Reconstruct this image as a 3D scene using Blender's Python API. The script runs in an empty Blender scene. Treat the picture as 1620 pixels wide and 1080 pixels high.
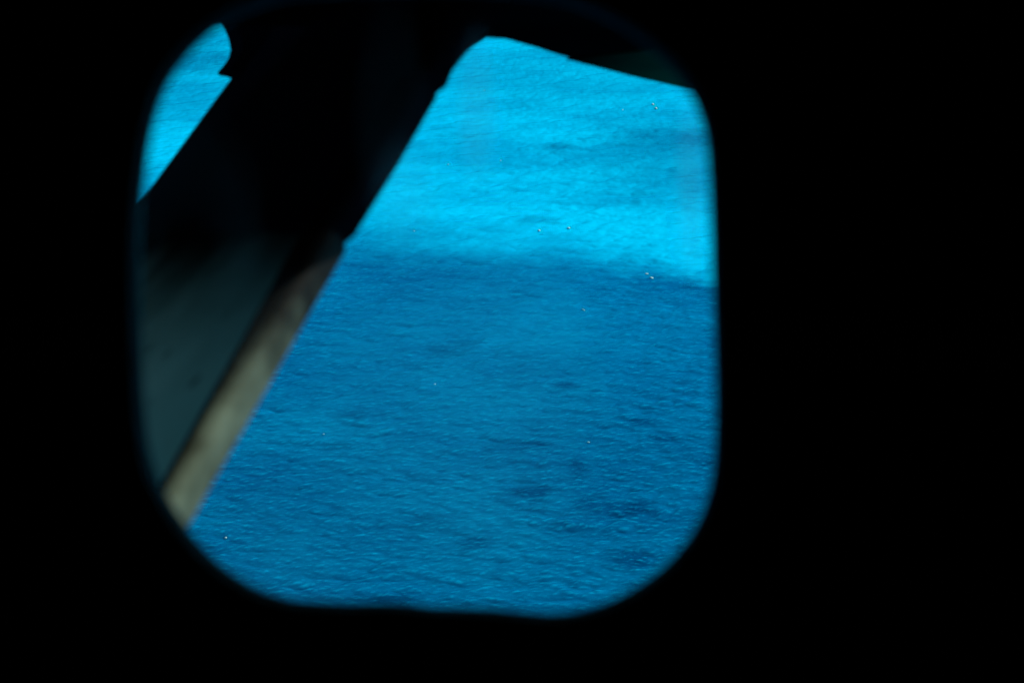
import bpy, bmesh, math, random
from mathutils import Vector, Matrix, noise
random.seed(4)
sc = bpy.context.scene
COL = sc.collection
F = 2250.0            # focal length in photo pixels (50 mm on 36 mm, 1620 px wide)

# ---------------------------------------------------------------- camera
H = 260.0
PITCH = 27.0
cd = bpy.data.cameras.new('camera'); cam = bpy.data.objects.new('camera', cd); COL.objects.link(cam)
cd.lens = 50; cd.sensor_width = 36; cd.clip_start = 0.02; cd.clip_end = 200000
cam.location = (0, 0, H)
cam.rotation_euler = (math.radians(90 - PITCH), 0, 0)
cd.dof.use_dof = True; cd.dof.focus_distance = 450; cd.dof.aperture_fstop = 6.4
cd.dof.aperture_blades = 0
sc.camera = cam
CM = Matrix.Translation((0, 0, H)) @ Matrix.Rotation(math.radians(90 - PITCH), 4, 'X')

# ---------------------------------------------------------------- sun, sky, exposure
s_cam = Vector((0.76, 0.64, -0.12)).normalized()      # towards the sun, in the aircraft's axes
s_w = (CM.to_3x3() @ s_cam).normalized()
el = math.asin(s_w.z); az = math.atan2(s_w.x, s_w.y)
sd = bpy.data.lights.new('sun', 'SUN'); sun = bpy.data.objects.new('sun', sd); COL.objects.link(sun)
sd.energy = 4.6; sd.angle = math.radians(0.5); sd.color = (1, .95, .86)
sun.rotation_euler = s_w.to_track_quat('Z', 'Y').to_euler(); sun.location = (0, 0, H + 50)
w = bpy.data.worlds.new('World'); sc.world = w; w.use_nodes = True
nt = w.node_tree; bg = nt.nodes['Background']; sky = nt.nodes.new('ShaderNodeTexSky')
sky.sky_type = 'NISHITA'; sky.sun_disc = False; sky.sun_elevation = el; sky.sun_rotation = az
nt.links.new(sky.outputs[0], bg.inputs[0]); bg.inputs[1].default_value = 0.07
sc.view_settings.view_transform = 'Standard'; sc.view_settings.look = 'None'
sc.view_settings.exposure = 0.5; sc.view_settings.gamma = 1
sc.cycles.max_bounces = 6; sc.cycles.use_denoising = True; sc.cycles.denoiser = 'OPENIMAGEDENOISE'; sc.cycles.denoising_prefilter = 'ACCURATE'; sc.cycles.sample_clamp_indirect = 1.5

# ---------------------------------------------------------------- helpers
def P(px, py, d):
    "photo pixel -> point in the aircraft's axes (x along the hull, y up, -z outboard)"
    return Vector(((px - 810) / F * d, (540 - py) / F * d, -d))

class NT:
    def __init__(s, name):
        s.m = bpy.data.materials.new(name); s.m.use_nodes = True
        s.t = s.m.node_tree; s.t.nodes.clear()
        s.out = s.t.nodes.new('ShaderNodeOutputMaterial')
    def n(s, typ, ins=None, **kw):
        nd = s.t.nodes.new(typ)
        for k, v in kw.items(): setattr(nd, k, v)
        for k, v in (ins or {}).items():
            if hasattr(v, 'is_output') or isinstance(v, bpy.types.NodeSocket): s.t.links.new(v, nd.inputs[k])
            else: nd.inputs[k].default_value = v
        return nd
    def ramp(s, fac, stops, interp='LINEAR'):
        nd = s.n('ShaderNodeValToRGB', {0: fac}); cr = nd.color_ramp; cr.interpolation = interp
        while len(cr.elements) < len(stops): cr.elements.new(.5)
        for e, (p, c) in zip(cr.elements, stops):
            e.position = p; e.color = c if len(c) == 4 else (*c, 1)
        return nd.outputs[0]
    def math(s, op, a, b=0.0, c=None):
        ins = {0: a, 1: b}
        if c is not None: ins[2] = c
        return s.n('ShaderNodeMath', ins, operation=op).outputs[0]
    def mix(s, fac, a, b, typ='MIX'):
        nd = s.t.nodes.new('ShaderNodeMix'); nd.data_type = 'RGBA'; nd.blend_type = typ
        for i, v in ((0, fac), (6, a), (7, b)):
            if isinstance(v, bpy.types.NodeSocket): s.t.links.new(v, nd.inputs[i])
            else: nd.inputs[i].default_value = v if i == 0 else (*v, 1)
        return nd.outputs[2]

def paint(name, col, dirt, rough=.55, scale=6, spots=0.0, bump=.02, spec=.4, streak=(1, 1, 1), shade_fade=None):
    g = NT(name); tc = g.n('ShaderNodeTexCoord').outputs['Object']
    mp = g.n('ShaderNodeMapping', {0: tc, 3: streak}).outputs[0]
    n1 = g.n('ShaderNodeTexNoise', {'Vector': mp, 'Scale': scale, 'Detail': 6, 'Roughness': .6}).outputs[0]
    f = g.ramp(n1, [(.36, (0, 0, 0)), (.68, (1, 1, 1))])
    c = g.mix(f, col, dirt)
    if spots:
        v = g.n('ShaderNodeTexVoronoi', {'Vector': tc, 'Scale': 19, 'Randomness': 1.0}).outputs['Distance']
        sp = g.ramp(v, [(.08, (1, 1, 1)), (.17, (0, 0, 0))])
        sp = g.math('MULTIPLY', sp, spots)
        c = g.mix(sp, c, tuple(x * .25 for x in dirt))
    if shade_fade:                                     # painted shade: base colour fades to black along the part
        a_, b_, y0, y1 = shade_fade
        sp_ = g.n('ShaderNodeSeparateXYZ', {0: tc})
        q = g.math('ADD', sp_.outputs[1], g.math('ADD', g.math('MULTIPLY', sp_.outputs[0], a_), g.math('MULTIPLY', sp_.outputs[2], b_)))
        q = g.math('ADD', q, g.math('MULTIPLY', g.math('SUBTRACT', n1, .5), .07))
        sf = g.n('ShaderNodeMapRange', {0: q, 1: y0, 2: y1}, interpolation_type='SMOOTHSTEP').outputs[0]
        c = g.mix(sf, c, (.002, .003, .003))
    n2 = g.n('ShaderNodeTexNoise', {'Vector': tc, 'Scale': 60, 'Detail': 3}).outputs[0]
    b = g.n('ShaderNodeBump', {'Height': n2, 'Strength': bump * 10, 'Distance': .002})
    p = g.n('ShaderNodeBsdfPrincipled', {'Base Color': c, 'Roughness': rough, 'Specular IOR Level': spec, 'Normal': b.outputs[0]})
    g.t.links.new(p.outputs[0], g.out.inputs[0])
    return g.m

def link(name, bm, mat, parent=None, smooth=False):
    me = bpy.data.meshes.new(name); bmesh.ops.recalc_face_normals(bm, faces=bm.faces)
    bm.to_mesh(me); bm.free(); me.materials.append(mat)
    for p in me.polygons: p.use_smooth = smooth
    o = bpy.data.objects.new(name, me); COL.objects.link(o)
    if parent: o.parent = parent
    return o

def loft(rings, caps=True):
    bm = bmesh.new(); R = [[bm.verts.new(v) for v in r] for r in rings]; n = len(R[0])
    for a, b in zip(R, R[1:]):
        for i in range(n):
            bm.faces.new((a[i], a[(i + 1) % n], b[(i + 1) % n], b[i]))
    if caps: bm.faces.new(R[0]); bm.faces.new(R[-1][::-1])
    return bm

def catmull(pts, sub=8, closed=True):
    out = []; n = len(pts)
    for i in range(n if closed else n - 1):
        p0, p1, p2, p3 = [Vector(pts[j % n]) if closed else Vector(pts[min(max(j, 0), n - 1)]) for j in (i - 1, i, i + 1, i + 2)]
        for k in range(sub):
            t = k / sub
            out.append(.5 * ((2 * p1) + (p2 - p0) * t + (2 * p0 - 5 * p1 + 4 * p2 - p3) * t * t + (3 * p1 - p0 - 3 * p2 + p3) * t ** 3))
    if not closed: out.append(Vector(pts[-1]))
    return out

# ---------------------------------------------------------------- sea
def sea_pt(px, py):
    d = CM.to_3x3() @ P(px, py, 1.0); t = -H / d.z
    return Vector((0, 0, H)) + d * t
WEED = [(882, 233, 34, 5, .34), (846, 348, 36, 6, .26), (897, 610, 22, 5, .55), (1012, 668, 24, 5, .4), (1052, 692, 26, 8, .45), (838, 777, 42, 8, .75), (916, 740, 16, 12, .4),
        (945, 800, 36, 8, .4), (1000, 806, 40, 9, .6), (912, 830, 32, 9, .3), (1000, 882, 44, 13, .6), (752, 860, 34, 11, .4), (610, 948, 60, 9, .45), (560, 655, 36, 8, .3), (1060, 250, 150, 55, .28), (330, 95, 110, 18, .25),
        (540, 702, 42, 3, .3), (820, 705, 60, 9, .3), (1085, 215, 120, 14, .2), (880, 125, 330, 42, .13), (275, 110, 130, 60, .13), (1010, 700, 210, 60, .12)]
def sea_material():
    g = NT('sea_water'); geo = g.n('ShaderNodeTexCoord').outputs['Object']
    def nz(scale, det=4, rough=.55, rot=0, sx=1, sy=1, typ='FBM', dist=0, off=0.0):
        mp = g.n('ShaderNodeMapping', {0: geo, 1: (off, off * .7, 0), 2: (0, 0, math.radians(rot)), 3: (sx, sy, 1)}).outputs[0]
        nd = g.t.nodes.new('ShaderNodeTexNoise'); nd.noise_type = typ; nd.noise_dimensions = '2D'; nd.normalize = True
        g.t.links.new(mp, nd.inputs['Vector'])
        nd.inputs['Scale'].default_value = scale; nd.inputs['Detail'].default_value = det
        nd.inputs['Roughness'].default_value = rough; nd.inputs['Distortion'].default_value = dist
        return nd.outputs[0]
    # --- water colour: turquoise beyond an irregular edge, deep blue this side of it
    sep = g.n('ShaderNodeSeparateXYZ', {0: geo})
    X, Y = sep.outputs[0], sep.outputs[1]
    e1 = nz(.007, 4, .55, 0, 1, 2.0)
    e2 = nz(.03, 5, .6, 0, 1, 1.8, off=31)
    edge = g.math('SUBTRACT', Y, g.math("MULTIPLY", X, -.34))       # the colour edge runs across the view
    edge = g.math('ADD', edge, g.math('MULTIPLY', g.math('SUBTRACT', e1, .5), 60.0))
    edge = g.math('ADD', edge, g.math('MULTIPLY', g.math('SUBTRACT', e2, .5), 40.0))
    wid = g.n('ShaderNodeMapRange', {0: X, 1: -70.0, 2: 70.0, 3: 44.0, 4: 14.0}).outputs[0]
    turq_mask = g.n('ShaderNodeMapRange', {0: g.math('DIVIDE', g.math('SUBTRACT', edge, 604.0), wid), 1: -1.0, 2: 1.0}, interpolation_type='SMOOTHSTEP').outputs[0]
    deep_n = nz(.012, 5, .6, 20, 1, 1.3, off=7)
    deep = g.mix(g.ramp(deep_n, [(.3, (0, 0, 0)), (.7, (1, 1, 1))]), (.0, .105, .285), (.0, .19, .415))
    sh_n = nz(.0075, 5, .6, -6, 1, 2.6, off=55)
    turq = g.mix(g.ramp(sh_n, [(.36, (0, 0, 0)), (.6, (1, 1, 1))]), (.0, .37, .66), (.0, .54, .88))
    c = g.mix(turq_mask, deep, turq)
    # dark weed / coral patches
    wd = nz(.022, 3, .5, 12, .8, 1.5, off=12.3)
    c = g.mix(g.math('MULTIPLY', g.ramp(wd, [(.70, (0, 0, 0)), (.80, (1, 1, 1))]), .35), c, (.0, .055, .17))
    wn = g.n('ShaderNodeTexNoise', {'Vector': geo, 'Scale': .09, 'Detail': 4, 'Roughness': .6}).outputs[0]
    for px, py, rx, ry, k in WEED:
        o = sea_pt(px, py); ax = (sea_pt(px + rx * 1.15, py) - o).length; ay = (sea_pt(px, py - ry * 1.5) - sea_pt(px, py + ry * 1.5)).length / 2
        dx = g.math('DIVIDE', g.math('SUBTRACT', X, o.x), ax); dy = g.math('DIVIDE', g.math('SUBTRACT', Y, o.y), ay)
        r = g.math('SQRT', g.math('ADD', g.math('MULTIPLY', dx, dx), g.math('MULTIPLY', dy, dy)))
        r = g.math('ADD', r, g.math('MULTIPLY', g.math('SUBTRACT', wn, .5), 1.3))
        m_ = g.n('ShaderNodeMapRange', {0: r, 1: .2, 2: 1.25, 3: min(.95, k * 1.45), 4: 0.0}, interpolation_type='SMOOTHSTEP').outputs[0]
        c = g.mix(m_, c, (.0, .05, .17))
    dk = g.n('ShaderNodeMapRange', {0: Y, 1: 380.0, 2: 570.0, 3: .70, 4: 1.0}).outputs[0]       # colour darkens towards the near side
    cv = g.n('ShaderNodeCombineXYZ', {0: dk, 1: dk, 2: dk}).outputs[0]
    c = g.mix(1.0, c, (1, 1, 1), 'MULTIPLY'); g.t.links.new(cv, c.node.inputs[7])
    ca = g.t.nodes.new('ShaderNodeAttribute'); ca.attribute_name = 'crest'                     # lighter crest colour stands in for light passing through thin crests
    cf = g.n('ShaderNodeMapRange', {0: ca.outputs['Fac'], 1: .2, 2: 3.0, 3: 0.0, 4: .42}).outputs[0]
    c = g.mix(cf, c, (.0, .42, .72))
    # --- waves
    h = g.math('MULTIPLY', nz(.6, 6, .66, -7, .18, 1.0, dist=.1, off=17), .20)
    h = g.math('ADD', h, g.math('MULTIPLY', nz(.2, 2, .5, -14, .4, 1.0, dist=.2, off=3), .25))
    b = g.n('ShaderNodeBump', {'Height': h, 'Strength': 1.0, 'Distance': 1.0}).outputs[0]
    dif = g.n('ShaderNodeBsdfDiffuse', {'Color': c, 'Normal': b})
    gl = g.n('ShaderNodeBsdfGlossy', {'Color': (.0, .62, 1, 1), 'Roughness': .25, 'Normal': b})
    fr = g.n('ShaderNodeFresnel', {'IOR': 1.33, 'Normal': b}).outputs[0]
    mx = g.n('ShaderNodeMixShader', {0: fr, 1: dif.outputs[0], 2: gl.outputs[0]})
    g.t.links.new(mx.outputs[0], g.out.inputs[0])
    return g.m

import numpy as np
def wave_tile(N, L, wind, ang, seed, lmin, pw=5.0, iso=.05, ex=3.3):
    "one periodic tile of wind waves: height and horizontal (choppy) shift"
    rng = np.random.default_rng(seed)
    k = np.fft.fftfreq(N, L / N) * 2 * np.pi
    kx, ky = np.meshgrid(k, k); kk = np.hypot(kx, ky); kk[0, 0] = 1e9
    Lw = wind * wind / 9.81
    cosd = (kx * math.cos(ang) + ky * math.sin(ang)) / kk
    ph = np.exp(-1 / (kk * Lw) ** 2) / kk ** ex * (np.abs(cosd) ** pw + iso) * np.exp(-(kk * lmin) ** 2)
    a = np.sqrt(ph) * (rng.normal(size=(N, N)) + 1j * rng.normal(size=(N, N)))
    h = np.fft.ifft2(a).real; sc_ = 1 / h.std()
    dx = np.fft.ifft2(-1j * kx / kk * a).real; dy = np.fft.ifft2(-1j * ky / kk * a).real
    return h * sc_, dx * sc_, dy * sc_
TL, TN = 560.0, 2048
A1 = wave_tile(TN, TL, 4.2, math.radians(96), 11, .20, 5.0, .04, 3.25)
A2 = wave_tile(TN, TL, 6.0, math.radians(118), 23, .45, 6.0, .02, 3.6)
th_, tdx, tdy = [a * .18 + b * .15 for a, b in zip(A1, A2)]
cr_ = -(np.roll(th_, 1, 0) + np.roll(th_, -1, 0) + np.roll(th_, 1, 1) + np.roll(th_, -1, 1) - 4 * th_)
cr_ = cr_ + np.roll(cr_, 1, 1) + np.roll(cr_, -1, 1) + np.roll(cr_, 1, 0); cr_ /= cr_.std()
def samp(T, X, Y):
    u = (X / TL % 1) * TN; v = (Y / TL % 1) * TN
    i0 = u.astype(int) % TN; j0 = v.astype(int) % TN; fu = u - np.floor(u); fv = v - np.floor(v)
    i1 = (i0 + 1) % TN; j1 = (j0 + 1) % TN
    return (T[j0, i0] * (1 - fu) + T[j0, i1] * fu) * (1 - fv) + (T[j1, i0] * (1 - fu) + T[j1, i1] * fu) * fv
AMP = 1.0
ys = [250.0]
while ys[-1] < 1250: ys.append(ys[-1] + .9 * (H * H + ys[-1] ** 2) / H / (F * .632) * 1.0)
ys = np.array([-60000, -15000, -4000, -1000, -100, 150, 215, 240] + ys + [1300, 1500, 2000, 4000, 15000, 60000.])
xs = np.concatenate([[-60000, -15000, -4000, -1500, -700, -520, -470], np.arange(-440, 440.1, .62), [470, 520, 700, 1500, 4000, 15000, 60000.]])
GX, GY = np.meshgrid(xs, ys)
def sst(a, b, v): t = np.clip((v - a) / (b - a), 0, 1); return t * t * (3 - 2 * t)
fade = sst(240, 275, GY) * (1 - sst(1150, 1250, GY)) * (1 - sst(400, 440, np.abs(GX)))
ZZ = samp(th_, GX, GY) * AMP * fade
VX = GX + samp(tdx, GX, GY) * AMP * 1.15 * fade; VY = GY + samp(tdy, GX, GY) * AMP * 1.15 * fade
co = np.stack([VX, VY, ZZ], -1).reshape(-1, 3).astype(np.float32)
ny, nx = GX.shape; idx = np.arange(ny * nx, dtype=np.int32).reshape(ny, nx)
q = np.stack([idx[:-1, :-1], idx[:-1, 1:], idx[1:, 1:], idx[1:, :-1]], -1).reshape(-1, 4)
me = bpy.data.meshes.new('sea'); me.vertices.add(len(co)); me.vertices.foreach_set('co', co.ravel())
me.loops.add(q.size); me.loops.foreach_set('vertex_index', q.ravel())
me.polygons.add(len(q)); me.polygons.foreach_set('loop_start', np.arange(0, q.size, 4, dtype=np.int32))
me.polygons.foreach_set('loop_total', np.full(len(q), 4, np.int32))
me.polygons.foreach_set('use_smooth', np.ones(len(q), bool)); me.update()
at = me.attributes.new('crest', 'FLOAT', 'POINT')
at.data.foreach_set('value', (samp(cr_, GX, GY) * fade).ravel().astype(np.float32))
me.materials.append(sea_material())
sea = bpy.data.objects.new('sea', me); COL.objects.link(sea); sea['kind'] = 'structure'
sea['label'] = 'blue open sea with a turquoise area and small wind waves'

# ---------------------------------------------------------------- whitecaps
g = NT('foam'); tc = g.n('ShaderNodeTexCoord').outputs['Object']
nn = g.n('ShaderNodeTexNoise', {'Vector': tc, 'Scale': 2.5, 'Detail': 4}).outputs[0]
cc = g.mix(nn, (.20, .44, .47), (.34, .58, .6))
p_ = g.n('ShaderNodeBsdfDiffuse', {'Color': cc}); g.t.links.new(p_.outputs[0], g.out.inputs[0]); foam = g.m
def whitecap(px, py, wpx, hpx, ang, label):
    c = sea_pt(px, py); a = sea_pt(px + 1, py) - c; b_ = sea_pt(px, py - 1) - c
    sx = a.length * wpx / 2; sy = b_.length * hpx / 2
    bm = bmesh.new(); top = []; bot = []
    N = 14
    for k in range(N):
        th = 2 * math.pi * k / N; r = random.uniform(.65, 1.1)
        v = Vector((math.cos(th) * r * sx, math.sin(th) * r * sy, 0))
        v = Matrix.Rotation(ang, 3, 'Z') @ v
        bot.append(bm.verts.new((v.x, v.y, 0))); top.append(bm.verts.new((v.x * .75, v.y * .75, .12 + .05 * random.random())))
    ct = bm.verts.new((0, 0, .22))
    for k in range(N):
        j = (k + 1) % N
        bm.faces.new((bot[k], bot[j], top[j], top[k])); bm.faces.new((top[k], top[j], ct))
    bm.faces.new(bot[::-1])
    o = link('whitecap', bm, foam, smooth=True); o.location = (c.x, c.y, float(samp(th_, np.array([c.x]), np.array([c.y]))[0]) * AMP + .12)
    o['label'] = label; o['category'] = 'whitecap'; o['group'] = 'whitecaps scattered over the sea'
WC = [
 (1033, 166, 4, 3, 0, 'upper fleck of the white pair high in the turquoise water near the wing edge'),
 (1038, 171, 3.4, 3, 0, 'lower fleck of the white pair high in the turquoise water near the wing edge'),
 (985, 174, 2.4, 1.8, 0, 'faint fleck of foam just left of the pair under the wing edge'),
 (766, 143, 2.4, 1.6, 0, 'tiny foam fleck in the turquoise water just right of where strut meets wing'),
 (709, 260, 2.2, 1.6, 0, 'tiny foam fleck beside the dark upper strut, halfway down the turquoise water'),
 (792, 254, 2.0, 1.4, 0, 'very faint foam fleck in open turquoise water below the strut top'),
 (900, 361, 5, 2.2, 0, 'flat bright foam fleck in turquoise water, right one of the middle pair'),
 (853, 365, 4, 3, 0, 'round bright foam fleck in turquoise water, left one of the middle pair'),
 (655, 366, 2.6, 2.2, 0, 'small foam fleck in turquoise water nearest the strut, just above the deep blue'),
 (1023, 433, 7, 1.8, 0, 'thin level whitecap right on the edge between turquoise and deep blue'),
 (1031, 440, 9, 2.2, -.9, 'longest slanting white streak, just below the turquoise edge near the right frame'),
 (923, 491, 2.2, 4.5, .5, 'faint thin pale wisp of foam in the deep blue below the slanting streak'),
 (688, 608, 4, 2.0, 0, 'bright whitecap alone in the middle of the deep blue water'),
 (512, 688, 3.6, 1.6, 0, 'small greenish white fleck in deep blue right of the beige strut edge'),
 (931, 700, 4.5, 1.8, 0, 'pale whitecap low on the right over the dark water patches'),
 (357, 850, 4.2, 2.6, 0, 'lowest whitecap, near the bottom left corner of the window'),
]
for a in WC: whitecap(*a)

# ---------------------------------------------------------------- aircraft
plane = bpy.data.objects.new('airplane', None); COL.objects.link(plane)
plane['label'] = 'dark airplane cabin wall with rounded window, strut and wing outside'
plane['category'] = 'airplane'
BASE = Vector((0, -1.25, 0.45))
plane.matrix_world = CM @ Matrix.Translation(BASE)
def part(name, bm, mat, parent=None, smooth=False):
    if parent is None or parent is plane:
        bmesh.ops.translate(bm, verts=bm.verts, vec=-BASE); parent = plane
    else:
        bmesh.ops.translate(bm, verts=bm.verts, vec=-BASE)
    return link(name, bm, mat, parent, smooth)

lining = paint('black_lining', (.006, .006, .007), (.012, .012, .013), .9, 8, spec=.1)
skin = paint('dark_skin', (.06, .07, .08), (.03, .035, .04), .5, 3)
sealm = paint('window_seal_rubber', (.006, .011, .015), (.004, .007, .009), .9, 20, spec=.03)
dark = paint('matt_black_paint', (.0012, .0015, .002), (.0035, .0045, .0045), .8, 3, spec=.0)
blueblackm = paint('blue_black', (.0012, .0018, .0035), (.003, .004, .007), .7, 3, spec=.0)  # wing shade and navy sheen put into the upper strut's colour
grey = paint('weathered_grey_paint', (.78, .95, .74), (.60, .80, .62), .9, 5, spots=.85, spec=.0, bump=.03, shade_fade=(0, 0, 1.17, 1.35))
beige = paint('weathered_beige_paint', (.068, .096, .072), (.030, .040, .027), .8, 26, spots=.8, spec=.06, bump=.03, shade_fade=(-.8, 0, 1.335, 1.415))

# window outline (photo pixels), clockwise from the left side
WO = [(207, 520), (206, 420), (208, 330), (215, 262), (225, 200), (243, 140), (268, 96), (303, 56), (343, 25), (400, -2), (470, -18),
      (600, -24), (740, -24), (860, -16), (935, 6), (995, 36), (1048, 76), (1086, 116), (1110, 158), (1124, 205), (1130, 265), (1133, 340),
      (1135, 430), (1138, 540), (1140, 640), (1138, 720), (1131, 775), (1113, 828), (1083, 875), (1040, 917), (985, 952), (932, 972), (880, 980),
      (830, 977), (780, 972), (725, 970), (680, 969), (640, 964), (600, 962), (550, 963), (500, 961), (450, 957), (400, 941), (350, 911), (305, 870), (265, 818),
      (236, 765), (219, 705), (211, 620)]
D1, D2 = .60, .618
loop = catmull([(x, y, 0) for x, y in WO], 4)
in_l = [P(v.x, v.y, D1) for v in loop]
out_l = [Vector((v.x, v.y, -D2)) for v in in_l]

# cabin wall: flat panel with the window opening, real thickness, continued by the curved hull
X0, X1, Y0, Y1 = -1.7, 1.7, -.75, .62
def rect_pt(v):
    c = Vector((-.04, 0, 0)); dx, dy = v.x - c.x, v.y - c.y
    k = min((X1 - c.x) / dx if dx > 0 else (X0 - c.x) / dx if dx < 0 else 9e9,
            (Y1) / dy if dy > 0 else (Y0) / dy if dy < 0 else 9e9)
    return Vector((c.x + dx * k, dy * k, v.z))
def panel(loop, z):
    bm = bmesh.new(); A = [bm.verts.new(v) for v in loop]; Bv = [bm.verts.new(rect_pt(v)) for v in loop]
    n = len(A)
    for i in range(n): bm.faces.new((A[i], A[(i + 1) % n], Bv[(i + 1) % n], Bv[i]))
    corners = {}
    for i in range(n):                                              # fill the four corners
        a, b = Bv[i].co, Bv[(i + 1) % n].co
        if abs(a.x - b.x) > 1e-4 and abs(a.y - b.y) > 1e-4:
            cx = X1 if max(a.x, b.x) > X1 - 1e-4 else X0
            cy = Y1 if max(a.y, b.y) > Y1 - 1e-4 else Y0
            v = bm.verts.new((cx, cy, a.z)); bm.faces.new((Bv[i], Bv[(i + 1) % n], v))
    return bm
wall = part('cabin_wall', panel(in_l, D1), lining)
part('outer_skin', panel([Vector((v.x, v.y, -D2)) for v in out_l], D2), skin)
# hull: the rest of the fuselage section, inner and outer shells
def hull_path(off):
    pts = [(-D1 - off, Y0), (-D1 + .06 - off * .8, -1.05 - off * .4), (-.3, -1.25 - off), (.4, -1.3 - off), (1.1, -1.2 - off), (1.5 + off, -.7), (1.62 + off, 0),
           (1.5 + off, .7), (1.1, 1.15 + off), (.4, 1.3 + off), (-.2, 1.15 + off), (-D1 + .08 - off * .8, .9 + off * .4), (-D1 - off, Y1)]
    return [(v.x, v.y) for v in [Vector((a, b, 0)) for a, b in pts]]
def hull(off, xa, xb):
    bm = bmesh.new(); pp = [ (v.x, v.y) for v in catmull([(a, b, 0) for a, b in hull_path(off)], 5, False)]
    A = [bm.verts.new((xa, y, z)) for z, y in pp]; B = [bm.verts.new((xb, y, z)) for z, y in pp]
    for i in range(len(pp) - 1): bm.faces.new((A[i], A[i + 1], B[i + 1], B[i]))
    bm.faces.new(A); bm.faces.new(B[::-1])
    return bm
part('cabin_lining', hull(0, X0, X1), lining)
part('fuselage', hull(.03, X0 - .03, X1 + .03), skin)

# window: reveal ring, rubber seal, pane
win = bpy.data.objects.new('window', None)
def ring(l1, l2):
    bm = bmesh.new(); A = [bm.verts.new(v) for v in l1]; B = [bm.verts.new(v) for v in l2]; n = len(A)
    for i in range(n): bm.faces.new((A[i], B[i], B[(i + 1) % n], A[(i + 1) % n]))
    return bm
def tube_ring(lp, r, seg=8):
    n = len(lp); rings = []
    for i in range(n):
        t = (lp[(i + 1) % n] - lp[i - 1]).normalized(); nn_ = Vector((-t.y, t.x, 0))
        rings.append([lp[i] + nn_ * (math.cos(2 * math.pi * k / seg) * r) + Vector((0, 0, math.sin(2 * math.pi * k / seg) * r)) for k in range(seg)])
    bm = bmesh.new(); R = [[bm.verts.new(v) for v in r_] for r_ in rings]
    for i in range(n):
        for k in range(seg):
            a, b = R[i], R[(i + 1) % n]; bm.faces.new((a[k], a[(k + 1) % seg], b[(k + 1) % seg], b[k]))
    return bm
wf = part('window_frame', ring(in_l, [Vector((v.x, v.y, -D2)) for v in in_l]), sealm, smooth=True)
# pane: a closed thin slab of scratched acrylic
g = NT('window_acrylic'); tc = g.n('ShaderNodeTexCoord').outputs['Object']
mp = g.n('ShaderNodeMapping', {0: tc, 3: (5.0, 1.3, 1)}).outputs[0]
sm = g.n('ShaderNodeTexNoise', {'Vector': mp, 'Scale': 2.2, 'Detail': 4, 'Roughness': .55}).outputs[0]
smf = g.math('MULTIPLY', g.ramp(sm, [(.5, (0, 0, 0)), (.72, (1, 1, 1))]), .012)
tr = g.n('ShaderNodeBsdfTransparent', {'Color': (.985, .995, .99, 1)})
gls = g.n('ShaderNodeBsdfGlossy', {'Color': (1, 1, 1, 1), 'Roughness': .02})
sx_ = g.n('ShaderNodeSeparateXYZ', {0: tc}).outputs
def pale_patch(px, py, rx, ry, k):
    c_ = P(px, py, .614) - BASE
    dx = g.math('DIVIDE', g.math('SUBTRACT', sx_[0], c_.x), rx / F * .614); dy = g.math('DIVIDE', g.math('SUBTRACT', sx_[1], c_.y), ry / F * .614)
    r = g.math('ADD', g.math('SQRT', g.math('ADD', g.math('MULTIPLY', dx, dx), g.math('MULTIPLY', dy, dy))), g.math('MULTIPLY', g.math('SUBTRACT', sm, .5), 1.2))
    return g.n('ShaderNodeMapRange', {0: r, 1: .3, 2: 1.2, 3: k, 4: 0.0}, interpolation_type='SMOOTHSTEP').outputs[0]
for a_ in [(752, 170, 32, 120, .06), (1098, 270, 30, 170, .08), (640, 300, 60, 90, .03), (700, 640, 260, 300, .012)]:  # the tall pale patches stand in for reflections in the pane
    smf = g.math('ADD', smf, pale_patch(*a_))
m1 = g.n('ShaderNodeMixShader', {0: .035, 1: tr.outputs[0], 2: gls.outputs[0]})
df = g.n('ShaderNodeBsdfTranslucent', {'Color': (.8, .85, .85, 1)})
m2 = g.n('ShaderNodeMixShader', {0: smf, 1: m1.outputs[0], 2: df.outputs[0]})
g.t.links.new(m2.outputs[0], g.out.inputs[0])
pz = -.614
pl = [Vector((v.x * .9995, v.y * .9995, pz)) for v in in_l]
part('window_pane', loft([pl, [v + Vector((0, 0, -.003)) for v in pl]]), g.m, wf)

# wing strut: guide curves along the span
#  R: right-hand silhouette, Dv: line between the rounded nose and the flat side, T: far edge
Rk = [((28, 1308), .80), ((290, 845), 1.0), ((420, 618), 1.14), ((547, 397), 1.30), ((546, 386), 1.303), ((562, 372), 1.31), ((632, 258), 1.44), ((689, 158), 1.60), ((692, 147), 1.603), ((706, 137), 1.61), ((716, 112), 1.67), ((738, 84), 1.75), ((780, 40), 1.86), ((830, -20), 1.95)]
Dk = [((22, 1187), .80), ((258, 770), .99), ((372, 566), 1.12), ((478, 374), 1.27), ((480, 370), 1.273), ((490, 352), 1.28), ((560, 238), 1.40), ((622, 135), 1.55), ((624, 132), 1.553), ((630, 125), 1.56), ((640, 100), 1.63), ((650, 70), 1.70), ((660, 20), 1.82), ((670, -40), 1.92)]
Tk = [((-434, 1202), 1.7), ((-172, 852), 1.95), ((-30, 660), 2.12), ((170, 389), 2.35), ((173, 385), 2.353), ((183, 371), 2.36), ((250, 281), 2.5), ((365, 125), 2.68), ((366, 124), 2.683), ((367, 122), 2.69), ((372, 105), 2.72), ((385, 80), 2.78), ((400, 30), 2.85), ((420, -30), 2.9)]
def sub(keys, n=6):
    pts = [P(p[0], p[1], d * .87) for p, d in keys]
    out = []
    for a, b in zip(pts, pts[1:]):
        for k in range(n): out.append(a.lerp(b, k / n))
    out.append(pts[-1]); return out
Rs, Ds, Ts = sub(Rk), sub(Dk), sub(Tk)
secs = []
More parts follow.
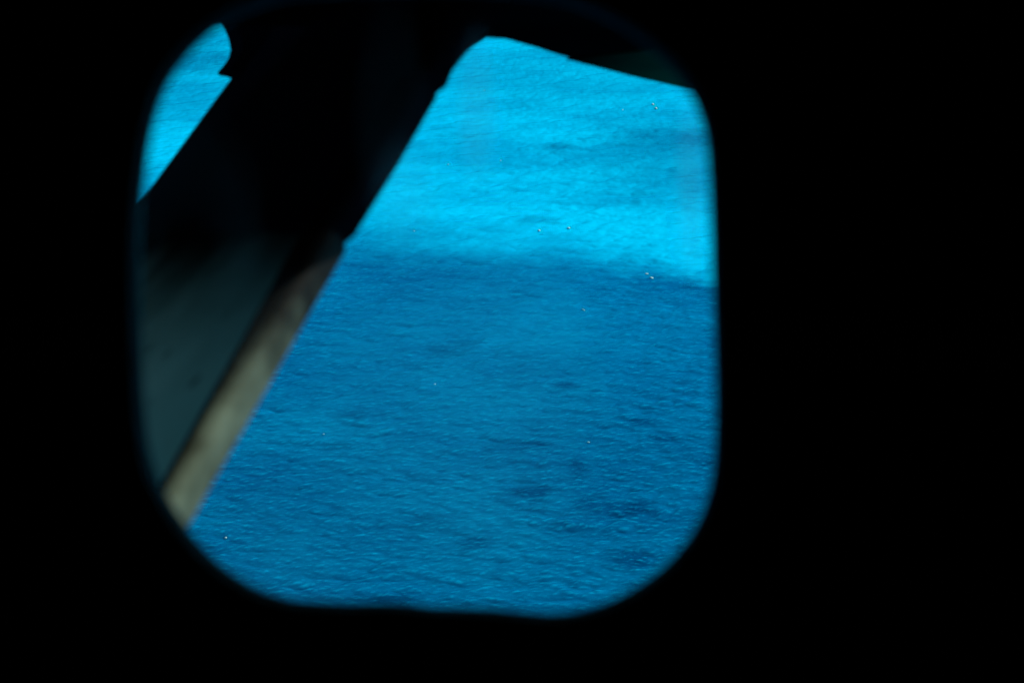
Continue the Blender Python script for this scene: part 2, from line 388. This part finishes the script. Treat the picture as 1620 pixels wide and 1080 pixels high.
for r, d, t in zip(Rs, Ds, Ts):
    chord = (t - d)
    span = (Rs[-1] - Rs[0]).normalized()
    nrm = span.cross(chord).normalized()
    if nrm.z < 0: nrm = -nrm                     # towards the cabin
    sec = []
    # flat side, slightly cambered, T -> D
    for k in range(9):
        u = k / 8; q = t.lerp(d, u); sec.append(q + nrm * (.018 * math.sin(math.pi * u)))
    # rounded nose D -> R
    mid = (r - d); nn_ = (-r.normalized()); outv = nn_ - nn_.project(span)
    for k in range(1, 9):
        u = k / 8; sec.append(d.lerp(r, u) + outv.normalized() * (.014 * math.sin(math.pi * u)))
    # back side R -> T, behind everything seen
    back = [r.lerp(t, .04) + (r.normalized() * .05), r.lerp(t, .25) + r.normalized() * .13, r.lerp(t, .6) + r.normalized() * .10, t + t.normalized() * .03 + (d - t) * .01]
    sec += back
    secs.append(sec)
iN = 3 * 6   # index of the kink where the black upper strut starts
def sweep(secs, sel, scale=1.0):
    "open strip through the columns sel"
    bm = bmesh.new(); R = [[bm.verts.new(s[i]) for i in sel] for s in secs]
    for a, b in zip(R, R[1:]):
        for i in range(len(sel) - 1): bm.faces.new((a[i], a[i + 1], b[i + 1], b[i]))
    return bm
nv = len(secs[0])
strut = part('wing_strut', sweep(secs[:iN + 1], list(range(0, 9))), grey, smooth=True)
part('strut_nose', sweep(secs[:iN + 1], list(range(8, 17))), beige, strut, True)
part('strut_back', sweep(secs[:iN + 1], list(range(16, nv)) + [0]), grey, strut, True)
def rod(pts, r, seg=8):
    rings = []
    for i, p in enumerate(pts):
        t = (pts[min(i + 1, len(pts) - 1)] - pts[max(i - 1, 0)]).normalized(); a = t.orthogonal().normalized(); b = t.cross(a)
        rings.append([p + (a * math.cos(2 * math.pi * k / seg) + b * math.sin(2 * math.pi * k / seg)) * r for k in range(seg)])
    return loft(rings)
part('strut_seam', rod([d * .999 for d in Ds[:iN + 1]], .0022), dark, strut, True)
part('strut_shaded_top', loft(secs[iN:]), blueblackm, strut, False)  # upper strut, blackened to carry the wing's shade

# fitting where the strut meets the wing, with the bulge and step in its outline
FO = [(322, -60), (330, 6), (343, 27), (354, 44), (361, 60), (365, 78), (362, 92), (353, 105), (344, 115), (347, 120), (356, 121), (368, 125),
      (480, 150), (640, 150), (700, 128), (738, 80), (775, 56), (800, -60)]
r0 = [P(x, y, 2.75) for x, y in FO]
cx, cy = 560, 20
def shr(k, d): return [P(cx + (x - cx) * k, cy + (y - cy) * k, d) for x, y in FO]
part('wing_fitting', loft([shr(.9, 2.2), shr(.97, 2.3), r0, shr(.98, 3.0), shr(.9, 3.15)]), blueblackm)

# wing: slab above, visible edge as seen from below, unseen edge shaped for its shadow
hh = .43
def W(px, py):   # point of the underside at height hh seen at the pixel
    d = hh * F / (540 - py); return Vector(((px - 810) / F * d, hh, -d))
vis = [W(770, 60), W(800, 62), W(850, 76), W(884, 87), W(904, 92), W(1000, 117), W(1100, 140), W(1180, 160)]
def shade_pt(p):      # where the sun ray through p meets the wing's underside
    return p + s_cam * ((hh - p.y) / s_cam.y)
q1 = shade_pt(P(566, 385, 1.13))
SHADOW_EDGE = [Vector((.52, hh, -2.45)), Vector((q1.x + .06, hh, q1.z - .3)), Vector((q1.x, hh, q1.z)), Vector((q1.x, hh, -.86)), Vector((1.2, hh, -.80)), Vector((1.2, hh, -.66))]  # unseen edge, shaped to shade the upper strut and window reveal
plan = [Vector((-2.2, hh, -.66)), Vector((-2.2, hh, -1.8)), Vector((-.2, hh, -1.95))] + vis + SHADOW_EDGE
top = [v + Vector((0, .22, 0)) for v in plan]
part('wing', loft([plan, [v + Vector((0, .05, 0)) for v in plan], top]), dark)

fl = [W(896, 91)] + vis[4:] + [Vector((.62, hh, -2.28)), Vector((.214, hh, -2.08))]
flapm = paint('sea_bounce_green', (.055, .10, .045), (.03, .06, .03), .9, 4, spec=.0, shade_fade=(-1, 0, 1.38, 1.60))  # green tint stands in for sea bounce, fading to painted shade
part('flap', loft([[v + Vector((0, -.004, 0)) for v in fl], [v + Vector((0, -.001, 0)) for v in fl]]), flapm)
